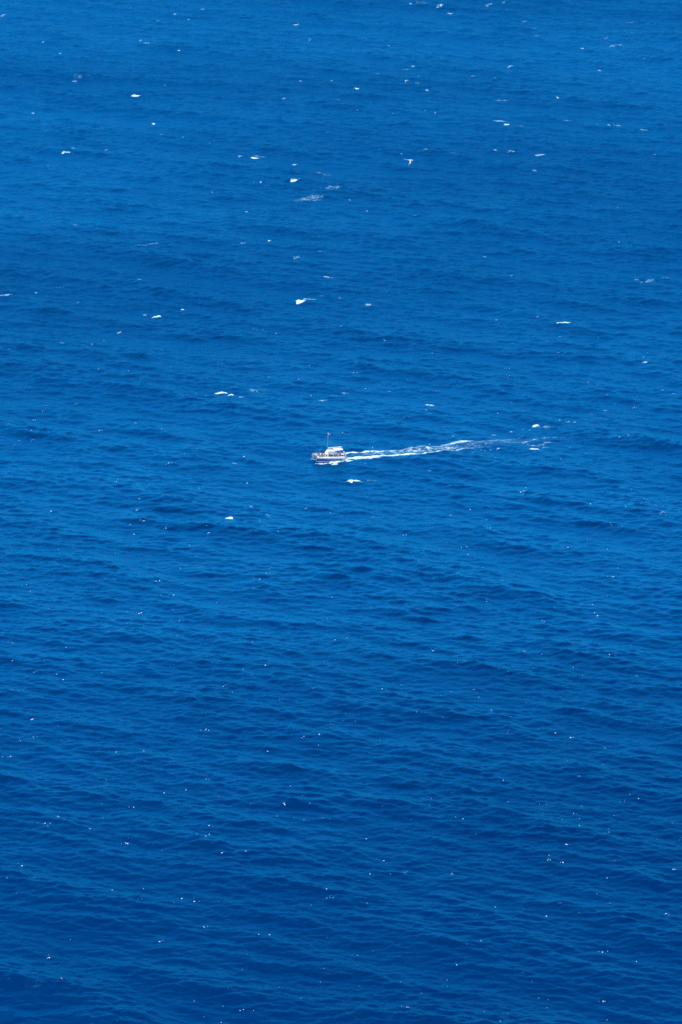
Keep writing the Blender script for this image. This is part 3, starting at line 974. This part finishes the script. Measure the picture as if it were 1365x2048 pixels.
COLS = {}
def mat_of(kind, name, col):
    k = kind + name
    if k not in COLS: COLS[k] = principled(name + "_" + kind, col, 0.85, 0.2)
    return COLS[k]
SKINS = {'tan': (.42, .22, .13), 'pale': (.60, .38, .28), 'brown': (.20, .10, .06)}
CLO = {'navy': (.015, .02, .08), 'black': (.012, .012, .016), 'purple': (.10, .03, .18), 'red': (.30, .02, .04), 'teal': (.03, .22, .22),
       'white': (.75, .75, .75), 'grey': (.20, .21, .24), 'blue': (.03, .08, .30), 'pink': (.50, .18, .25), 'maroon': (.12, .012, .03)}
HAIRS = {'dark': (.015, .01, .008), 'brown': (.07, .035, .015), 'fair': (.35, .24, .10)}
BM = Matrix.LocRotScale(boat.location, boat.rotation_euler, None)
def person(x, y, z, face, pose, skin, shirt, pants, hair, label):
    root = bpy.data.objects.new("person", PROTO[pose][0].copy()); C.objects.link(root)
    root.data.materials.clear(); root.data.materials.append(mat_of('skin', skin, SKINS[skin]))
    p = BM @ Vector((x, y, z))
    root.location = p
    root.rotation_euler = (0, 0, boat.rotation_euler.z + math.radians(face))
    s = rnd.uniform(.95, 1.08); root.scale = (s, s, s)
    for nm, me, kd, col in (('shirt', PROTO[pose][1], shirt, CLO[shirt]), ('shorts', PROTO[pose][2], pants, CLO[pants]), ('hair', PROTO[pose][3], hair, HAIRS[hair])):
        m2 = me.copy(); m2.materials.clear(); m2.materials.append(mat_of(nm, kd, col))
        c = bpy.data.objects.new(nm, m2); C.objects.link(c); c.parent = root
    tag(root, label, 'person', 'passengers aboard the catamaran')
    return root
DK = FB + .13
PEOPLE = [
 (5.9, 2.3, 1.84, 60, 'sit', 'tan', 'navy', 'black', 'dark', "person in navy sitting foremost on the near trampoline by the bow"),
 (5.3, 3.1, 1.84, 100, 'sit', 'pale', 'purple', 'navy', 'brown', "person in purple sitting on the trampoline at the near rail"),
 (6.4, -1.6, 1.84, -60, 'sit', 'tan', 'blue', 'navy', 'dark', "person in blue sitting on the far trampoline by the crossbeam"),
 (4.1, 1.4, FB - .0 + .06, 0, 'sit', 'tan', 'white', 'blue', 'brown', "person in white sitting on the near foredeck bench, inner end"),
 (4.15, 2.3, FB + .06, 20, 'sit', 'brown', 'maroon', 'black', 'dark', "person in maroon sitting on the near foredeck bench, outer end"),
 (4.1, -1.3, FB + .06, 0, 'sit', 'pale', 'grey', 'navy', 'fair', "fair-haired person in grey sitting on the far foredeck bench"),
 (4.1, -2.2, FB + .06, -10, 'sit', 'tan', 'white', 'black', 'dark', "person in white sitting on the far foredeck bench"),
 (3.4, 3.9, DK, 80, 'rail', 'tan', 'maroon', 'navy', 'dark', "person in maroon standing at the near rail ahead of the deckhouse"),
 (2.6, -3.6, DK, 10, 'stand', 'tan', 'navy', 'navy', 'dark', "person in navy standing on the far side deck ahead of the mast"),
 (3.05, -3.0, DK, 0, 'stand', 'brown', 'purple', 'black', 'dark', "person in purple standing at the far front corner of the deckhouse"),
 (3.4, -3.7, DK, -20, 'stand', 'pale', 'blue', 'grey', 'fair', "fair-haired person in blue standing on the far side deck"),
 (2.0, 3.7, DK, 90, 'rail', 'brown', 'purple', 'black', 'dark', "person in purple standing at the near rail beside the windscreen"),
 (1.4, 3.9, DK, 70, 'stand', 'tan', 'maroon', 'navy', 'brown', "person in maroon beside the front of the deckhouse, near side"),
 (0.2, 4.0, DK, 95, 'sit', 'pale', 'navy', 'black', 'dark', "person in navy seated low against the near side of the deckhouse"),
 (-0.8, 3.9, DK, 85, 'rail', 'tan', 'navy', 'navy', 'dark', "person in navy standing at the near rail below the boom"),
 (-1.5, 4.0, DK, 110, 'stand', 'brown', 'black', 'navy', 'dark', "person in black standing at the near rail below the hard top"),
 (-3.9, 3.6, DK, 90, 'stand', 'tan', 'teal', 'grey', 'brown', "person in teal standing in the near cockpit entrance"),
 (-4.7, 1.9, FB + .06, 0, 'stand', 'tan', 'white', 'navy', 'dark', "person in white steering at the wheel under the hard top"),
 (-5.3, 2.9, FB + .06, 90, 'sit', 'brown', 'teal', 'black', 'dark', "person in teal seated on the near cockpit bench"),
 (-6.0, 3.9, DK, 60, 'stand', 'pale', 'navy', 'black', 'dark', "person in navy standing under the edge of the cream awning"),
 (-6.5, 2.6, FB + .06, 160, 'stand', 'tan', 'purple', 'navy', 'brown', "person in purple standing beneath the cream stern awning"),
 (3.9, -4.0, DK, 20, 'stand', 'brown', 'black', 'black', 'dark', "person in black standing foremost in the group on the far side deck"),
 (2.9, -4.1, DK, -60, 'rail', 'tan', 'purple', 'navy', 'dark', "person in purple leaning on the far rail beside the mast"),
 (2.3, -3.2, DK, 30, 'stand', 'tan', 'black', 'navy', 'dark', "person in black close against the far side of the deckhouse front"),
 (5.1, 1.0, 1.84, 140, 'sit', 'tan', 'black', 'navy', 'dark', "person in black sitting on the near trampoline next to the centre walkway"),
 (5.3, -2.7, 1.84, -20, 'sit', 'pale', 'maroon', 'black', 'dark', "person in maroon sitting on the far trampoline"),
 (6.7, 1.2, 1.84, 90, 'sit', 'tan', 'navy', 'grey', 'brown', "person in navy and grey sitting close behind the crossbeam"),
 (0.9, 4.1, DK, 80, 'rail', 'brown', 'black', 'black', 'dark', "person all in black standing at the near rail amidships"),
 (-2.3, 4.0, DK, 100, 'sit', 'tan', 'navy', 'black', 'brown', "brown-haired person in navy seated at the near rail under the hard top"),
 (-5.6, -2.9, FB + .06, -90, 'sit', 'tan', 'white', 'navy', 'fair', "fair-haired person in white seated on the far cockpit bench"),
]
for p in PEOPLE:
    person(*p)

# ------------------------------------------------------------------ sea birds
M_FEATHER = principled("white_feathers", (0.85, 0.85, 0.83), 0.8, 0.2)
M_DARKF = principled("black_feathers", (0.02, 0.02, 0.025), 0.8, 0.2)
M_BILL = principled("yellow_bill", (0.55, 0.30, 0.04), 0.5, 0.4)
def seabird(loc, heading, wing_down, scale, streamer, label, pitch=0, roll=0):
    """x forward, y left; wings hinge at the shoulders, angle below the horizontal in degrees"""
    root = bpy.data.objects.new("sea_bird", None); C.objects.link(root)
    root.location = loc; root.rotation_euler = (math.radians(roll), math.radians(pitch), heading); root.scale = (scale,) * 3
    bm = bmesh.new(); rr = []
    for x, r, z in ((-.22, .012, .0), (-.16, .035, 0), (-.06, .058, -.005), (.04, .062, -.005), (.12, .045, .005), (.16, .036, .015), (.20, .038, .02), (.235, .026, .018), (.25, .012, .012)):
        rr.append([(x, r * math.cos(t), z + r * .92 * math.sin(t)) for t in [2 * math.pi * k / 10 for k in range(10)]])
    add_loft(bm, rr); obj("body", bm, M_FEATHER, root, True)
    bm = bmesh.new(); add_tube(bm, (.245, 0, .012), (.305, 0, .0), .011, .003, 6); obj("bill", bm, M_BILL, root)
    for s in (1, -1):
        a = math.radians(wing_down)
        bm = bmesh.new(); rr = []
        for t, lead, trail, fold in ((0, .07, -.09, 0), (.25, .10, -.07, .02), (.45, .12, -.04, .05), (.7, .06, -.06, .10), (.9, -.03, -.08, .14), (1, -.10, -.11, .16)):
            ry = .045 + t * .44
            y = ry * math.cos(a) ; z = .02 - ry * math.sin(a) - fold * .4
            th = .012 * (1 - t) + .003
            nx_, ny_ = math.sin(a), math.cos(a)
            rr.append([(lead, s * y, z), ((lead + trail) / 2, s * (y + nx_ * th), z + ny_ * th), (trail, s * y, z), ((lead + trail) / 2, s * (y - nx_ * th), z - ny_ * th)])
        add_loft(bm, rr); w = obj("wing", bm, M_FEATHER, root, True)
        bm = bmesh.new()
        ry = .33; y = ry * math.cos(a); z = .026 - ry * math.sin(a) - .03
        add_loft(bm, [[(.045, s * y, z + .012), (.0, s * y, z + .016), (.0, s * y, z + .008), (.045, s * y, z + .006)],
                      [(-.04, s * (y + .13 * math.cos(a)), z - .13 * math.sin(a)), (-.06, s * (y + .13 * math.cos(a)), z - .13 * math.sin(a) + .004),
                       (-.06, s * (y + .13 * math.cos(a)), z - .13 * math.sin(a) - .004), (-.04, s * (y + .13 * math.cos(a)), z - .13 * math.sin(a) - .006)]])
        obj("wing_bar", bm, M_DARKF, w)
    bm = bmesh.new()
    add_loft(bm, [[(-.19, -.03, .004), (-.19, .03, .004), (-.19, .03, -.004), (-.19, -.03, -.004)], [(-.30, -.035, .004), (-.30, .035, .004), (-.30, .035, -.002), (-.30, -.035, -.002)]])
    if streamer:
        for s in (1, -1): add_tube(bm, (-.22, s * .008, 0), (-.72, s * .03, .02), .008, .003, 5)
    obj("tail", bm, M_FEATHER, root)
    tag(root, label, 'bird')
    return root
seabird(at_range(822.0, 320.5, 650), math.radians(-20), 42, 1.25, True, "white long-tailed sea bird soaring above the sea, wings bent down", pitch=4, roll=10)
seabird(at_range(803.8, 308.3, 1500), math.radians(250), -32, 1.0, False, "small pale bird with raised wings, upper left of the long-tailed bird")
